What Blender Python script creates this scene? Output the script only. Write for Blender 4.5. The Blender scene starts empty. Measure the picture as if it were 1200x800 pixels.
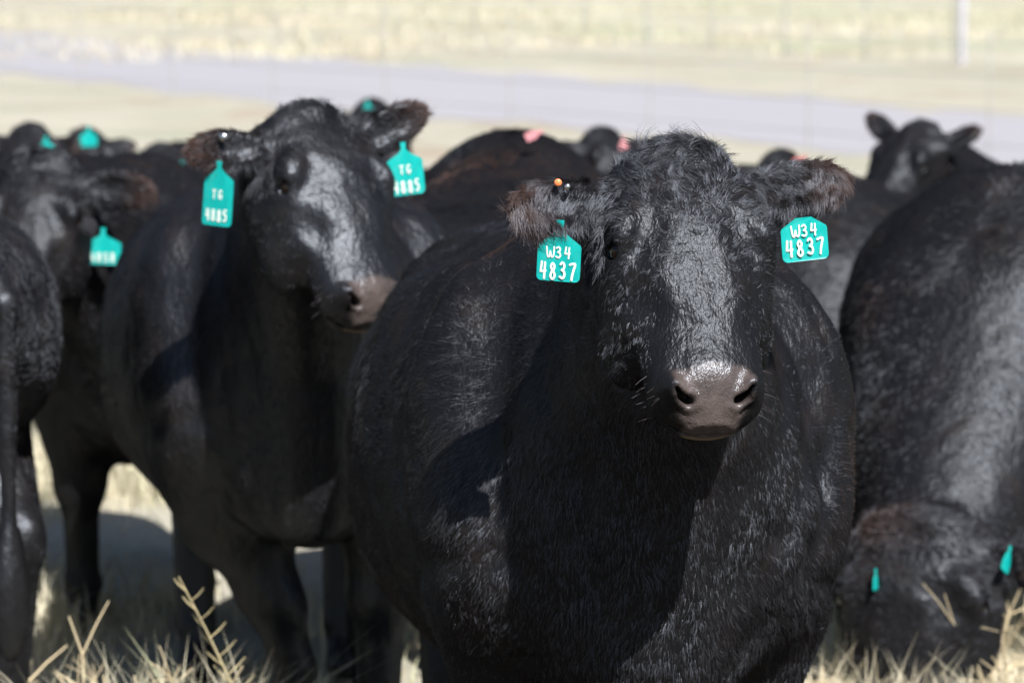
import bpy, math, random, time
import numpy as np
from mathutils import Vector, Matrix, Euler
T0 = time.time()
S = bpy.context.scene
COL = S.collection
R = math.radians

# ------------------------------------------------------------------ camera
CAM_H = 1.85
F_PX = 4800.0                      # focal length in pixels of a 1200 px wide frame
PITCH = math.atan(475 / F_PX)
cd = bpy.data.cameras.new('camera'); cam = bpy.data.objects.new('camera', cd); COL.objects.link(cam)
cam.location = (0, 0, CAM_H); cam.rotation_euler = (math.pi/2 - PITCH, 0, 0)
cd.sensor_width = 36; cd.lens = 36 * F_PX / 1200
cd.clip_start = .1; cd.clip_end = 3000
cd.dof.use_dof = True; cd.dof.focus_distance = 5.95; cd.dof.aperture_fstop = 6.3; cd.dof.aperture_blades = 7
S.camera = cam

# ------------------------------------------------------------------ world and sun
SUN_EL, SUN_AZ = 47, 21            # azimuth: degrees to the right of straight behind the camera
w = bpy.data.worlds.new('World'); S.world = w; w.use_nodes = True
nt = w.node_tree; bg = nt.nodes['Background']
sky = nt.nodes.new('ShaderNodeTexSky'); sky.sky_type = 'NISHITA'; sky.sun_disc = False
sky.sun_elevation = R(SUN_EL); sky.sun_rotation = R(180 - SUN_AZ)
nt.links.new(sky.outputs[0], bg.inputs[0]); bg.inputs[1].default_value = .05
sd = bpy.data.lights.new('sun', 'SUN'); sd.energy = 5.0; sd.angle = R(.53); sd.color = (1, .96, .9)
sun = bpy.data.objects.new('sun', sd); COL.objects.link(sun)
sv = Vector((math.sin(R(SUN_AZ))*math.cos(R(SUN_EL)), -math.cos(R(SUN_AZ))*math.cos(R(SUN_EL)), math.sin(R(SUN_EL))))
sun.rotation_euler = sv.to_track_quat('Z', 'Y').to_euler()
S.view_settings.view_transform = 'Standard'; S.view_settings.look = 'None'
S.view_settings.exposure = .85; S.view_settings.gamma = 1
S.render.engine = 'CYCLES'
S.cycles.use_denoising = True; S.cycles.max_bounces = 6; S.cycles.transparent_max_bounces = 4
try: S.cycles_curves.shape = 'RIBBONS'; S.cycles_curves.subdivisions = 2
except Exception: pass

def world_at(px, py, d):
    """point at distance d (along +Y) seen at photo pixel px, py"""
    s = F_PX / d
    return Vector(((px - 600) / s, d, CAM_H - (py + 75) / s))

# ------------------------------------------------------------------ node helpers
class NG:
    def __init__(self, name):
        self.m = bpy.data.materials.new(name); self.m.use_nodes = True
        self.t = self.m.node_tree; self.n = self.t.nodes; self.l = self.t.links
        self.b = self.n['Principled BSDF']; self.out = self.n['Material Output']
    def node(self, k, **kw):
        x = self.n.new(k)
        for a, v in kw.items(): setattr(x, a, v)
        return x
    def link(self, a, b): self.l.new(a, b)
    def val(self, sock, v): sock.default_value = v
    def noise(self, scale, detail=3, rough=.5, vec=None):
        x = self.n.new('ShaderNodeTexNoise'); x.inputs['Scale'].default_value = scale
        x.inputs['Detail'].default_value = detail; x.inputs['Roughness'].default_value = rough
        if vec is not None: self.l.new(vec, x.inputs['Vector'])
        return x.outputs[0]
    def coord(self, which='Object', scale=None):
        c = self.n.new('ShaderNodeTexCoord').outputs[which]
        if scale:
            m = self.n.new('ShaderNodeMapping'); m.inputs['Scale'].default_value = scale
            self.l.new(c, m.inputs[0]); c = m.outputs[0]
        return c
    def ramp(self, fac, stops):
        x = self.n.new('ShaderNodeValToRGB'); e = x.color_ramp.elements
        while len(e) < len(stops): e.new(.5)
        for i, (p, c) in enumerate(stops): e[i].position = p; e[i].color = (*c, 1) if len(c) == 3 else c
        self.l.new(fac, x.inputs[0]); return x.outputs[0]
    def mix(self, fac, a, b, mode='MIX'):
        x = self.n.new('ShaderNodeMix'); x.data_type = 'RGBA'; x.blend_type = mode
        for s, v in ((x.inputs[0], fac), (x.inputs[6], a), (x.inputs[7], b)):
            if hasattr(v, 'is_linked') or isinstance(v, bpy.types.NodeSocket): self.l.new(v, s)
            elif isinstance(v, (int, float)): s.default_value = v
            else: s.default_value = (*v, 1)
        return x.outputs[2]
    def bump(self, h, strength=.4, dist=.01, normal=None):
        x = self.n.new('ShaderNodeBump'); x.inputs['Strength'].default_value = strength
        x.inputs['Distance'].default_value = dist; self.l.new(h, x.inputs['Height'])
        if normal is not None: self.l.new(normal, x.inputs['Normal'])
        return x.outputs[0]
    def attr(self, name):
        x = self.n.new('ShaderNodeAttribute'); x.attribute_name = name; return x.outputs['Fac']

def simple(name, col, rough=.6, metal=0, spec=.5):
    g = NG(name); g.b.inputs['Base Color'].default_value = (*col, 1)
    g.b.inputs['Roughness'].default_value = rough; g.b.inputs['Metallic'].default_value = metal
    g.b.inputs['Specular IOR Level'].default_value = spec
    return g

# black cow skin: black hide, brown grey wet nose where the attribute says so
def hide_mat(name, spec, gloss, rough):
    g = NG(name); oc = g.coord(); g.n.remove(g.b)
    streak = g.noise(260, 3, .6, g.coord('Object', (1, 1, .35)))
    hide = g.ramp(g.noise(9, 3, .55, oc), [(.3, (.006, .006, .007)), (.55, (.008, .0075, .0085)), (.75, (.015, .011, .009))])
    nosec = g.ramp(g.mix(.5, g.noise(40, 4, .6, oc), g.noise(14, 3, .6, oc)), [(.3, (.035, .029, .028)), (.5, (.070, .056, .053)), (.7, (.110, .090, .085))])
    vor = g.node('ShaderNodeTexVoronoi', feature='DISTANCE_TO_EDGE'); vor.inputs['Scale'].default_value = 190; g.link(oc, vor.inputs['Vector'])
    na = g.attr('nose')
    nb = g.bump(g.mix(na, streak, g.mix(.35, g.noise(420, 2, .5, oc), vor.outputs[0])), .4, .004)
    nb = g.bump(g.noise(16, 4, .6, g.coord('Object', (1, 1, .55))), .38, .03, nb)
    d = g.node('ShaderNodeBsdfDiffuse'); g.link(g.mix(g.attr('lip'), g.mix(na, hide, nosec), (.30, .25, .19)), d.inputs['Color']); g.link(nb, d.inputs['Normal'])
    gl = g.node('ShaderNodeBsdfGlossy'); gl.inputs['Color'].default_value = (.84, .92, 1.06, 1); g.link(nb, gl.inputs['Normal'])
    r = g.node('ShaderNodeMapRange'); g.link(na, r.inputs[0]); r.inputs[3].default_value = rough; r.inputs[4].default_value = .27; g.link(r.outputs[0], gl.inputs['Roughness'])
    # how much of the light the sleek parts mirror: body hair little, face more, wet nose most
    f1 = g.node('ShaderNodeMapRange'); g.link(g.attr('gloss'), f1.inputs[0]); f1.inputs[3].default_value = spec; f1.inputs[4].default_value = gloss
    f2 = g.node('ShaderNodeMapRange'); g.link(na, f2.inputs[0]); g.link(f1.outputs[0], f2.inputs[3]); f2.inputs[4].default_value = .045
    mx = g.node('ShaderNodeMixShader'); g.link(f2.outputs[0], mx.inputs[0]); g.link(d.outputs[0], mx.inputs[1]); g.link(gl.outputs[0], mx.inputs[2])
    g.link(mx.outputs[0], g.out.inputs[0])
    return g.m
M_HIDE = hide_mat('cow_hide', .024, .027, .38)
M_SLEEK = hide_mat('sleek_cow_hide', .046, .046, .38)

M_FAR = M_HIDE

def hair_mat(name, diff, refl, ru, rv):
    g = NG(name); g.n.remove(g.b); br = g.attr('brown')
    d = g.node('ShaderNodeBsdfDiffuse'); g.link(g.mix(br, (diff, diff * .97, diff * 1.08), (.11, .055, .034)), d.inputs['Color'])
    h = g.node('ShaderNodeBsdfHair', component='Reflection'); h.inputs['Color'].default_value = (refl * .86, refl * .95, refl * 1.15, 1)
    h.inputs['RoughnessU'].default_value = ru; h.inputs['RoughnessV'].default_value = rv
    a = g.node('ShaderNodeAddShader'); g.link(d.outputs[0], a.inputs[0]); g.link(h.outputs[0], a.inputs[1]); g.link(a.outputs[0], g.out.inputs[0])
    return g.m
M_HAIR = hair_mat('black_hair', .0070, .072, .17, .38)
M_HAIR_SLEEK = hair_mat('sleek_black_hair', .006, .04, .2, .45)

g = NG('teal_plastic'); oc = g.coord()
tc = g.ramp(g.noise(30, 4, .6, oc), [(.3, (.0, .30, .29)), (.55, (.0, .37, .35)), (.8, (.03, .42, .39))])
g.link(g.mix(g.ramp(g.noise(75, 5, .75, oc), [(.60, (0, 0, 0)), (.72, (.7, .7, .7))]), tc, (.16, .17, .13)), g.b.inputs['Base Color'])
g.b.inputs['Roughness'].default_value = .4; g.link(g.bump(g.noise(120, 3, .6, oc), .15, .002), g.b.inputs['Normal']); M_TAG = g.m
M_INK = simple('white_paint_marker', (.74, .78, .74), .5).m
M_METAL = simple('tag_metal', (.8, .8, .8), .18, 1).m
M_BUTTON = simple('orange_button_plastic', (.75, .22, .08), .35).m
M_RED = simple('red_plastic', (.48, .14, .13), .4).m
M_PINK = simple('pink_plastic', (.58, .26, .29), .4).m
M_HOOF = simple('horn_hoof', (.035, .03, .028), .5).m
g = NG('wet_eye')
g.b.inputs['Roughness'].default_value = .06
g.link(g.ramp(g.noise(60, 3, .5, g.coord()), [(.3, (.004, .003, .003)), (.7, (.013, .007, .004))]), g.b.inputs['Base Color'])
M_EYE = g.m

# ------------------------------------------------------------------ implicit surface toolkit
f32 = np.float32
def smin(a, b, k):
    h = np.clip(.5 + .5 * (b - a) / k, 0, 1)
    return b + (a - b) * h - k * h * (1 - h)
def smax(a, b, k): return -smin(-a, -b, k)
def rotm(rx=0, ry=0, rz=0): return np.array(Euler((R(rx), R(ry), R(rz))).to_matrix(), dtype=f32)
def ell(P, c, r, rot=None):
    q = P - np.array(c, f32)
    if rot is not None: q = q @ rot
    r = np.array(r, f32)
    k0 = np.sqrt(((q / r) ** 2).sum(1)); k1 = np.sqrt(((q / (r * r)) ** 2).sum(1)) + 1e-6
    return k0 * (k0 - 1) / k1
def cone(P, a, b, r1, r2, flat=None):
    a = np.array(a, f32); b = np.array(b, f32)
    if flat is not None:
        fl = np.array(flat, f32); P = P * fl; a = a * fl; b = b * fl
    pa = P - a; ba = b - a
    h = np.clip(pa @ ba / (ba @ ba), 0, 1)
    return np.sqrt(((pa - h[:, None] * ba) ** 2).sum(1)) - (r1 + (r2 - r1) * h)
def table(xs, ys, x0, x1, n=400, sm=9):
    t = np.linspace(x0, x1, n); v = np.interp(t, xs, ys)
    k = np.hanning(2 * sm + 1); k /= k.sum()
    vp = np.concatenate([np.full(sm, v[0]), v, np.full(sm, v[-1])])
    return t, np.convolve(vp, k, 'valid')
class Loft:
    def __init__(s, xs, top, bot, hw, p=2.2, egg=.0, sm=9):
        s.x0, s.x1 = xs[0], xs[-1]; s.p = p; s.egg = egg
        s.T = [table(xs, v, xs[0], xs[-1], sm=sm) for v in (top, bot, hw)]
    def __call__(s, x, y, z):
        top, bot, hw = [np.interp(x, *t) for t in s.T]
        zc = (top + bot) / 2; h = np.maximum((top - bot) / 2, .01)
        zz = (z - zc) / h
        ww = np.maximum(hw * (1 - s.egg * np.clip(zz, -1, 1)), .01)
        rho = (np.abs(y / ww) ** s.p + np.abs(zz) ** s.p) ** (1 / s.p)
        f = (rho - 1) * np.minimum(ww, h)
        e = np.maximum(s.x0 - x, x - s.x1)
        return np.where(e > 0, np.sqrt(np.maximum(f, 0) ** 2 + e * e), f)

TORSO = Loft([-1.62, -1.58, -1.5, -1.38, -1.15, -.85, -.45, -.1, .1, .25, .36, .42],
             [1.10, 1.17, 1.24, 1.29, 1.31, 1.32, 1.345, 1.385, 1.36, 1.28, 1.16, 1.02],
             [1.05, .93, .85, .78, .68, .58, .56, .60, .62, .66, .76, .90],
             [.05, .11, .16, .21, .28, .37, .415, .37, .31, .24, .16, .06], p=2.25, egg=.06)
SKULL = Loft([-.075, -.05, -.01, .04, .10, .17, .24, .31, .37, .42, .46, .50, .515],
             [-.01, .035, .068, .085, .092, .090, .078, .062, .048, .036, .022, .000, -.02],
             [-.06, -.10, -.14, -.165, -.18, -.18, -.155, -.12, -.10, -.09, -.082, -.07, -.05],
             [.07, .105, .122, .130, .130, .126, .116, .101, .083, .073, .066, .050, .03], p=2.35, egg=0, sm=7)
def noz(P, f, seed):
    """cheap smooth 3-D noise, about -1..1"""
    r = np.random.RandomState(seed); v = 0
    for i in range(5):
        k = r.normal(size=3); k = (k / np.linalg.norm(k) * f * (.6 + .25 * i)).astype(f32)
        v = v + np.sin(P @ k + r.rand() * 6.28 + 1.3 * np.sin(P @ np.roll(k, 1) * .7 + i))
    return v / 2.6

def head_field(Q, ears, wide=1.0, ul=.93):
    """Q: u towards muzzle, v left, w out of the face"""
    u, v, w_ = Q[:, 0], Q[:, 1], Q[:, 2]
    Q = Q / np.array((ul, 1, 1), f32); u = Q[:, 0]
    A = Q.copy(); A[:, 1] = np.abs(v) / wide
    av = A[:, 1]
    f = SKULL(u, av, w_)
    # poll mound, brow, orbit, cheek, facial crest
    f = smin(f, ell(A, (-.035, 0, .03), (.05, .085, .05)), .03)
    f = smin(f, ell(A, (.125, .098, .060), (.05, .024, .022), rotm(0, 0, 18)), .025)
    f = smin(f, ell(A, (.150, .112, .030), (.055, .022, .030)), .025)
    f = smin(f, ell(A, (.225, .094, .020), (.05, .018, .022), rotm(0, 0, -22)), .025)
    f = smin(f, cone(A, (.22, .088, .0), (.36, .066, -.015), .022, .014), .03)
    f = smin(f, ell(A, (.215, .092, -.065), (.145, .044, .082), rotm(0, 14, 0)), .03)
    # hollow beside the nose bridge and behind the eye
    f = smax(f, -ell(A, (.300, .104, .056), (.06, .022, .026), rotm(0, 0, -10)), .035)
    f = smax(f, -ell(A, (.195, .080, .094), (.045, .018, .012), rotm(0, 0, 10)), .03)
    # muzzle block, slanted front
    m = ell(A, (.430, 0, -.020), (.062, .079, .050))
    m2 = ((np.abs((u - .43) / .064) ** 3 + np.abs(av / .081) ** 3 + np.abs((w_ + .022) / .045) ** 3) ** (1 / 3.) - 1) * .045
    m = smin(m, m2, .02)
    m = smax(m, ((u - .482) * .80 + (w_ - .004) * .60) , .022)
    f = smin(f, m, .035)
    # upper lip roll, nostril wing
    f = smin(f, cone(A, (.478, 0, -.045), (.455, .06, -.045), .019, .019), .018)
    f = smin(f, ell(A, (.462, .060, .010), (.026, .014, .024), rotm(0, 0, -20)), .014)
    # nostrils
    Dn = np.array([.8, .0, .6], f32)                    # pad normal
    C0 = np.array((.476, 0, .002), f32); Up = np.array((-.6, 0, .8), f32)
    B2 = np.stack([av, (A - C0) @ Up, np.zeros(len(A), f32)], 1); dep = (A - C0) @ Dn
    n2 = np.minimum(cone(B2, (.0595, .024, 0), (.050, .006, 0), .0022, .0055), cone(B2, (.050, .006, 0), (.038, -.002, 0), .0062, .0074))
    nos = np.maximum(n2 + np.clip(-dep, 0, .03) * .12, -dep - .026)
    # raised rim round the nostril, then the hole itself, then the slit below it
    f = f - .0035 * np.exp(-((n2 - .006) / .006) ** 2) * (np.abs(dep) < .04) * (u > .40)
    f = smax(f, -nos, .004)
    n3 = cone(B2, (.056, -.012, 0), (.040, -.028, 0), .0012, .0012)
    f = np.where((u > .43) & (np.abs(dep) < .03), smax(f, -np.maximum(n3, -f - .005), .004), f)
    # mouth and chin
    f = smin(f, ell(A, (.420, 0, -.100), (.060, .046, .026)), .02)
    f = smin(f, ell(A, (.475, 0, -.071), (.028, .047, .0145)), .010)
    wm = -.050 + .02 * np.clip((.40 - u) / .1, 0, 1)
    gr = np.abs(w_ - wm) - .0035
    gr = np.maximum(np.maximum(gr, .375 - u), av - .074)
    f = np.where(u > .3, smax(f, -np.maximum(gr, -f - .014), .006), f)
    # eye socket and lids
    E = np.array((.172, .118, .034), f32)
    f = smax(f, -ell(A, E + np.array((-.002, .010, .006), f32), (.017, .016, .011)), .008)
    f = smin(f, cone(A, E + np.array((-.017, .004, -.014), f32), E + np.array((-.011, -.003, .018), f32), .0095, .0075), .008)
    f = smin(f, cone(A, E + np.array((.017, .000, -.012), f32), E + np.array((.012, -.004, .018), f32), .006, .005), .008)
    # forehead bumps for a bony, uneven surface
    f = f + .0022 * noz(Q, 42, 3) * (u < .36)
    # ears
    for (b, m3, ln, br) in ears:
        q = (Q - b) @ m3                               # a along the ear, b breadth, c thickness
        e = ell(q, (ln * .52, 0, 0), (ln * .55, br, .019))
        e = smin(e, cone(q, (-.05, 0, -.01), (ln * .25, 0, -.002), .034, .022), .03)
        cv = ell(q, (ln * .58, .002, .028), (ln * .42, br * .74, .024))
        e = smax(e, -cv, .008)
        f = smin(f, e, .03)
    return f

def ear_frame(side, base, out, face, ln=.15, br=.048):
    """side +1 left; out/face: direction of the ear and of its opening (head frame, for the left ear)"""
    a = np.array(out, f32); a /= np.linalg.norm(a)
    c = np.array(face, f32); c -= a * (a @ c); c /= np.linalg.norm(c)
    b = np.cross(c, a)
    b0 = np.array(base, f32)
    m = np.stack([a, b, c], 1)
    return (b0, m.astype(f32), ln, br)

def body_field(P, prm):
    x, y, z = P[:, 0], P[:, 1], P[:, 2]
    A = P.copy(); A[:, 1] = np.abs(y)
    kd = 1 / (1 + prm.get('deep', 0)); zt = np.where(z < .95, .95 - (.95 - z) * kd, z)
    f = TORSO(x, y, zt)
    f = smin(f, ell(A, (.04, .245, .98), (.19, .135, .34), rotm(0, -12, 0)), .05)       # shoulder
    f = smin(f, ell(A, (.17, .20, .86), (.13, .115, .16)), .04)
    f = smin(f, cone(A, (.14, .215, .90), (.05, .19, .60), .13, .08), .045)        # upper foreleg                        # point of shoulder
    f = smin(f, ell(A, (-1.25, .18, 1.00), (.27, .15, .26)), .08)                     # thigh
    f = smin(f, ell(A, (-1.05, .26, 1.19), (.10, .05, .05)), .06)                      # hook bone
    f = smin(f, ell(A, (.26, 0, .76), (.16, .14, .17)), .09)
    f = smax(f, -cone(A, (.50, 0, .98), (.46, 0, .60), .02, .03), .05)                           # brisket
    f = smin(f, ell(A, (-.72, .30, .92), (.42, .13, .30)), .08)                        # paunch
    f = smax(f, -ell(A, (-.80, .46, 1.20), (.15, .07, .08)), .09)                      # hollow flank
    f = smax(f, -ell(A, (-.19, .47, 1.05), (.05, .085, .26)), .06)                     # behind the shoulder
    Pw = P + (.05 * noz(P, 6, 91))[:, None]
    cr = np.clip(1 - np.abs(noz(Pw * np.array((1.3, 1, .55), f32), 15, 17)) * 3.2, 0, 1)
    ff = np.clip((x + .15) / .25, 0, 1)
    rib = np.sin(x * 62 + 3 * noz(P, 3, 19)) * np.exp(-((x + .6) / .35) ** 2 - ((z - 1.05) / .22) ** 2)
    ay = np.abs(y); side = np.clip((ay - .10) / .08, 0, 1); wig = .03 * noz(P, 7, 61)
    f = f + .022 * side * np.exp(-((x + wig - (.20 + .22 * (1.05 - z))) / .035) ** 2 - ((z - 1.02) / .24) ** 2)      # neck meets shoulder
    f = f + .020 * side * np.exp(-((x + wig + .17 - .10 * (1.1 - z)) / .040) ** 2 - ((z - .95) / .28) ** 2)          # shoulder meets ribs
    f = f + .014 * side * np.exp(-((z + wig - (.78 + .25 * (x - .1))) / .028) ** 2 - ((x - .12) / .16) ** 2)         # top of the foreleg
    f = f - .010 * side * np.exp(-((x - .04 - .15 * (z - 1.1)) / .03) ** 2 - ((z - 1.12) / .14) ** 2)                # spine of the shoulder blade
    vf = np.clip((x - .30) / .1, 0, 1) * np.exp(-(y / .17) ** 2) * np.exp(-((z - .86) / .22) ** 2)
    f = f + .011 * vf * np.sin(y * 62 + 2.5 * noz(P, 5, 63))                                                            # hanging folds of the dewlap
    f = f + .005 * noz(P, 14, 8) + prm.get('lump', 0) * noz(P, 8.5, 9) + .002 * noz(P, 44, 5) + cr ** 2 * (.001 + .006 * ff) + .0022 * rib
    ls = prm.get('legs', {})
    # legs
    for s in (1, -1):
        dx = ls.get(s, 0); B = P.copy(); B[:, 1] *= s
        k = (.04 + dx, .175, .44)
        sp = prm.get('splay', {}).get(s, 0); B[:, 1] += sp * np.clip((.75 - z) / .4, 0, 1.2)
        l = cone(B, (.03 + dx * .1, .20, .80), k, .125, .078)
        l = smin(l, ell(B, k, (.076, .070, .088)), .03)
        l = smin(l, cone(B, k, (.02 + dx * .8, .17, .14), .058, .048), .03)
        l = smin(l, ell(B, (.025 + dx * .8, .17, .135), (.058, .058, .055)), .025)
        l = smin(l, cone(B, (.03 + dx * .8, .17, .12), (.055 + dx * .8, .17, .05), .034, .045), .02)
        l = smin(l, cone(B, (.055 + dx * .8, .17, .04), (.075 + dx * .8, .17, .02), .052, .055, None), .012)
        f = smin(f, l, .06)
        B = P.copy(); B[:, 1] *= s
        h = cone(B, (-1.08, .22, .90), (-1.34, .20, .58), .17, .085)
        h = smin(h, ell(B, (-1.40, .195, .55), (.075, .055, .08)), .03)
        h = smin(h, cone(B, (-1.39, .195, .54), (-1.34, .19, .15), .06, .05), .03)
        h = smin(h, ell(B, (-1.335, .19, .14), (.046, .046, .045)), .02)
        h = smin(h, cone(B, (-1.33, .19, .12), (-1.29, .19, .04), .036, .05), .02)
        f = smin(f, h, .07)
    # tail
    f = smin(f, cone(P, (-1.55, 0, 1.19), (-1.66, 0, 1.09), .04, .028), .05)
    ty = prm.get('tail', 0)
    f = smin(f, cone(P, (-1.66, 0, 1.09), (-1.67, ty, .62), .026, .02), .02)
    f = smin(f, ell(P, (-1.67, ty, .48), (.035, .045, .15)), .02)
    # neck towards the head
    H, M, nt = prm['H'], prm['M'], prm.get('nt', 1)
    poll = H + M @ np.array((.03, 0, -.05), f32); thr = H + M @ np.array((.14, 0, -.13), f32)
    n = cone(P, (.02, 0, 1.20), poll, .20 * nt, .095 * nt)
    n = smin(n, cone(P, (.16, 0, 1.00), thr, .23 * nt, .095 * nt), .12)
    n = smin(n, cone(P, (.30, 0, .80), thr + (M @ np.array((.0, 0, -.03), f32)), .14, .055, (1, 1.3, 1)), .10)
    n = smin(n, cone(P, (.38, .0, .66), (.44, 0, .92), .035, .03), .05)
    f = smin(f, n, .10)
    fold = np.sin((x * 1.1 + z * .9 + .35 * noz(P, 4, 2)) * 42)
    wf = np.exp(-((x - .30) / .16) ** 2 - ((z - .98) / .28) ** 2) * prm.get('fold', 1) * np.clip(.5 + noz(P, 5, 77), 0, 1)
    f = f + .004 * fold * wf
    return smax(f, -z + .004, .01)

def nets(xs, ys, zs, F):
    sg = F < 0
    c = [(0,0,0),(1,0,0),(0,1,0),(1,1,0),(0,0,1),(1,0,1),(0,1,1),(1,1,1)]
    n = [len(xs), len(ys), len(zs)]
    cnt = np.zeros((n[0]-1, n[1]-1, n[2]-1), np.int8)
    for a in c: cnt += sg[a[0]:n[0]-1+a[0], a[1]:n[1]-1+a[1], a[2]:n[2]-1+a[2]]
    act = np.argwhere((cnt > 0) & (cnt < 8))
    idx = -np.ones(cnt.shape, np.int32); idx[tuple(act.T)] = np.arange(len(act))
    acc = np.zeros((len(act), 3)); num = np.zeros(len(act))
    G = [xs, ys, zs]
    def cp(k): 
        i = act + np.array(c[k]); return F[tuple(i.T)], np.stack([G[a][i[:, a]] for a in range(3)], 1)
    vals = [cp(k) for k in range(8)]
    for a in range(8):
        for bit in (1, 2, 4):
            if a & bit: continue
            b = a | bit
            fa, pa = vals[a]; fb, pb = vals[b]
            m = (fa < 0) != (fb < 0)
            t = np.where(m, fa / np.where(m, fa - fb, 1), 0)
            acc += np.where(m[:, None], pa + (pb - pa) * t[:, None], 0); num += m
    V = acc / num[:, None]
    Q = []
    for ax in range(3):
        o = [i for i in range(3) if i != ax]
        s0 = [slice(None)] * 3; s1 = [slice(None)] * 3
        s0[ax] = slice(0, -1); s1[ax] = slice(1, None)
        for i in o: s0[i] = slice(1, -1); s1[i] = slice(1, -1)
        d = sg[tuple(s0)] != sg[tuple(s1)]
        e = np.argwhere(d); 
        for i in o: e[:, i] += 1
        ins = sg[tuple(e.T)]
        u1 = np.zeros(3, int); u1[o[0]] = 1; v1 = np.zeros(3, int); v1[o[1]] = 1
        q = np.stack([idx[tuple((e - u1 - v1).T)], idx[tuple((e - v1).T)], idx[tuple(e.T)], idx[tuple((e - u1).T)]], 1)
        flip = ins if ax != 1 else ~ins
        q[~flip] = q[~flip][:, ::-1]
        Q.append(q)
    return V, np.concatenate(Q)

def axis(lo, hi, a, b, coarse, fine):
    """grid nodes, fine between a and b"""
    out = [lo]; 
    while out[-1] < hi:
        x = out[-1]; d = max(a - x, x - b, 0)
        out.append(x + min(coarse, fine + d * .12))
    return np.array(out, f32)

def cow_mesh(name, prm):
    H, M = prm['H'], prm['M']
    hc = H + M @ np.array((.2, 0, -.03), f32)
    rf, rc = prm['fine'], prm['coarse']
    X0, X1 = -1.78, max(.6, H[0] + .6)
    Y0, Y1 = min(-.52, hc[1] - .5), max(.52, hc[1] + .5)
    Z0, Z1 = -.03, max(1.52, H[2] + .22)
    ext = .30
    xs = axis(X0, X1, hc[0] - ext, hc[0] + ext, rc, rf)
    ys = axis(Y0, Y1, hc[1] - ext, hc[1] + ext, rc, rf)
    zs = axis(Z0, Z1, hc[2] - ext, hc[2] + ext, rc, rf)
    def pad(a):
        while (len(a) - 1) % 4: a = np.append(a, a[-1] + rc)
        return a.astype(f32)
    xs, ys, zs = map(pad, (xs, ys, zs))
    def field(P):
        out = np.empty(len(P), f32)
        for i in range(0, len(P), 400000):
            p = P[i:i+400000]
            f = body_field(p, prm)
            Qh = (p - H) @ prm['N']
            near = (np.abs(Qh - np.array((.2, 0, 0), f32)) < np.array((.45, .42, .36), f32)).all(1)
            if near.any(): f[near] = smin(f[near], head_field(Qh[near], prm['ears'], prm.get('wide', 1), prm.get('ul', .86)) * prm['hs'], .035)
            out[i:i+400000] = f
        return out
    cx, cy, cz = xs[::4], ys[::4], zs[::4]
    gx, gy, gz = np.meshgrid(cx, cy, cz, indexing='ij')
    C = field(np.stack([gx.ravel(), gy.ravel(), gz.ravel()], 1)).reshape(gx.shape)
    def up(C, ax, fine_):
        nn = C.shape[ax]; pos = np.arange(len(fine_)) / 4.0
        i = np.minimum(pos.astype(int), nn - 2); t = (pos - i).astype(f32)
        sh = [1, 1, 1]; sh[ax] = -1; t = t.reshape(sh)
        return np.take(C, i, ax) * (1 - t) + np.take(C, i + 1, ax) * t
    Fu = up(up(up(C, 0, xs), 1, ys), 2, zs)
    dd = np.sqrt(np.gradient(xs)[:, None, None] ** 2 + np.gradient(ys)[None, :, None] ** 2 + np.gradient(zs)[None, None, :] ** 2) * 4
    mask = np.abs(Fu) < 1.1 * dd
    ii = np.argwhere(mask)
    P = np.stack([xs[ii[:, 0]], ys[ii[:, 1]], zs[ii[:, 2]]], 1)
    Fu[mask] = field(P)
    V, Q = nets(xs, ys, zs, Fu)
    me = bpy.data.meshes.new(name)
    me.vertices.add(len(V)); me.vertices.foreach_set('co', V.astype(f32).ravel())
    me.loops.add(len(Q) * 4); me.loops.foreach_set('vertex_index', Q.astype(np.int32).ravel())
    me.polygons.add(len(Q)); me.polygons.foreach_set('loop_start', np.arange(0, len(Q) * 4, 4, dtype=np.int32))
    me.update(calc_edges=True); me.validate()
    me.polygons.foreach_set('use_smooth', np.ones(len(me.polygons), bool)); me.update()
    # nose mask
    Qh = (V.astype(f32) - H) @ prm['N']
    me.attributes.new('nose', 'FLOAT', 'POINT').data.foreach_set('value', nose_mask(Qh / np.array((prm.get('ul', .86), 1, 1), f32)).astype(f32))
    Qn = Qh / np.array((prm.get('ul', .86), 1, 1), f32)
    lp = np.clip((Qn[:, 0] - .452) / .01, 0, 1) * np.clip((.042 - np.abs(Qn[:, 1])) / .008, 0, 1) * np.clip((-.0565 - Qn[:, 2]) / .003, 0, 1) * np.clip((Qn[:, 2] + .080) / .006, 0, 1)
    me.attributes.new('lip', 'FLOAT', 'POINT').data.foreach_set('value', (lp * .8).astype(f32))
    gl = prm.get('faceg', 1) * np.clip((Qn[:, 0] - .06) / .1, 0, 1) * (np.abs(Qn[:, 1]) < .16) * np.clip((Qn[:, 2] + .14) / .06, 0, 1) * (Qn[:, 0] < .56) * .62
    me.attributes.new('gloss', 'FLOAT', 'POINT').data.foreach_set('value', gl.astype(f32))
    print('mesh', name, len(V), 'grid', len(xs), len(ys), len(zs), 'evals', len(P), round(time.time() - T0, 1))
    return me, V.astype(f32), Q

def nose_mask(Q):
    u, av, w_ = Q[:, 0], np.abs(Q[:, 1]), Q[:, 2]
    hw = .045 + .014 * np.clip((w_ + .02) / .05, 0, 1)
    d = np.maximum.reduce([.418 - u + .25 * av + .2 * np.maximum(w_, 0), av - hw, -(w_ + .098), w_ - .06])
    lip = np.maximum.reduce([.45 - u, av - .036, np.abs(w_ + .068) - .013])
    return np.clip((-np.minimum(d, lip) + .004 * noz(Q, 160, 5)) / .014 + .4, 0, 1)

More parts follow.
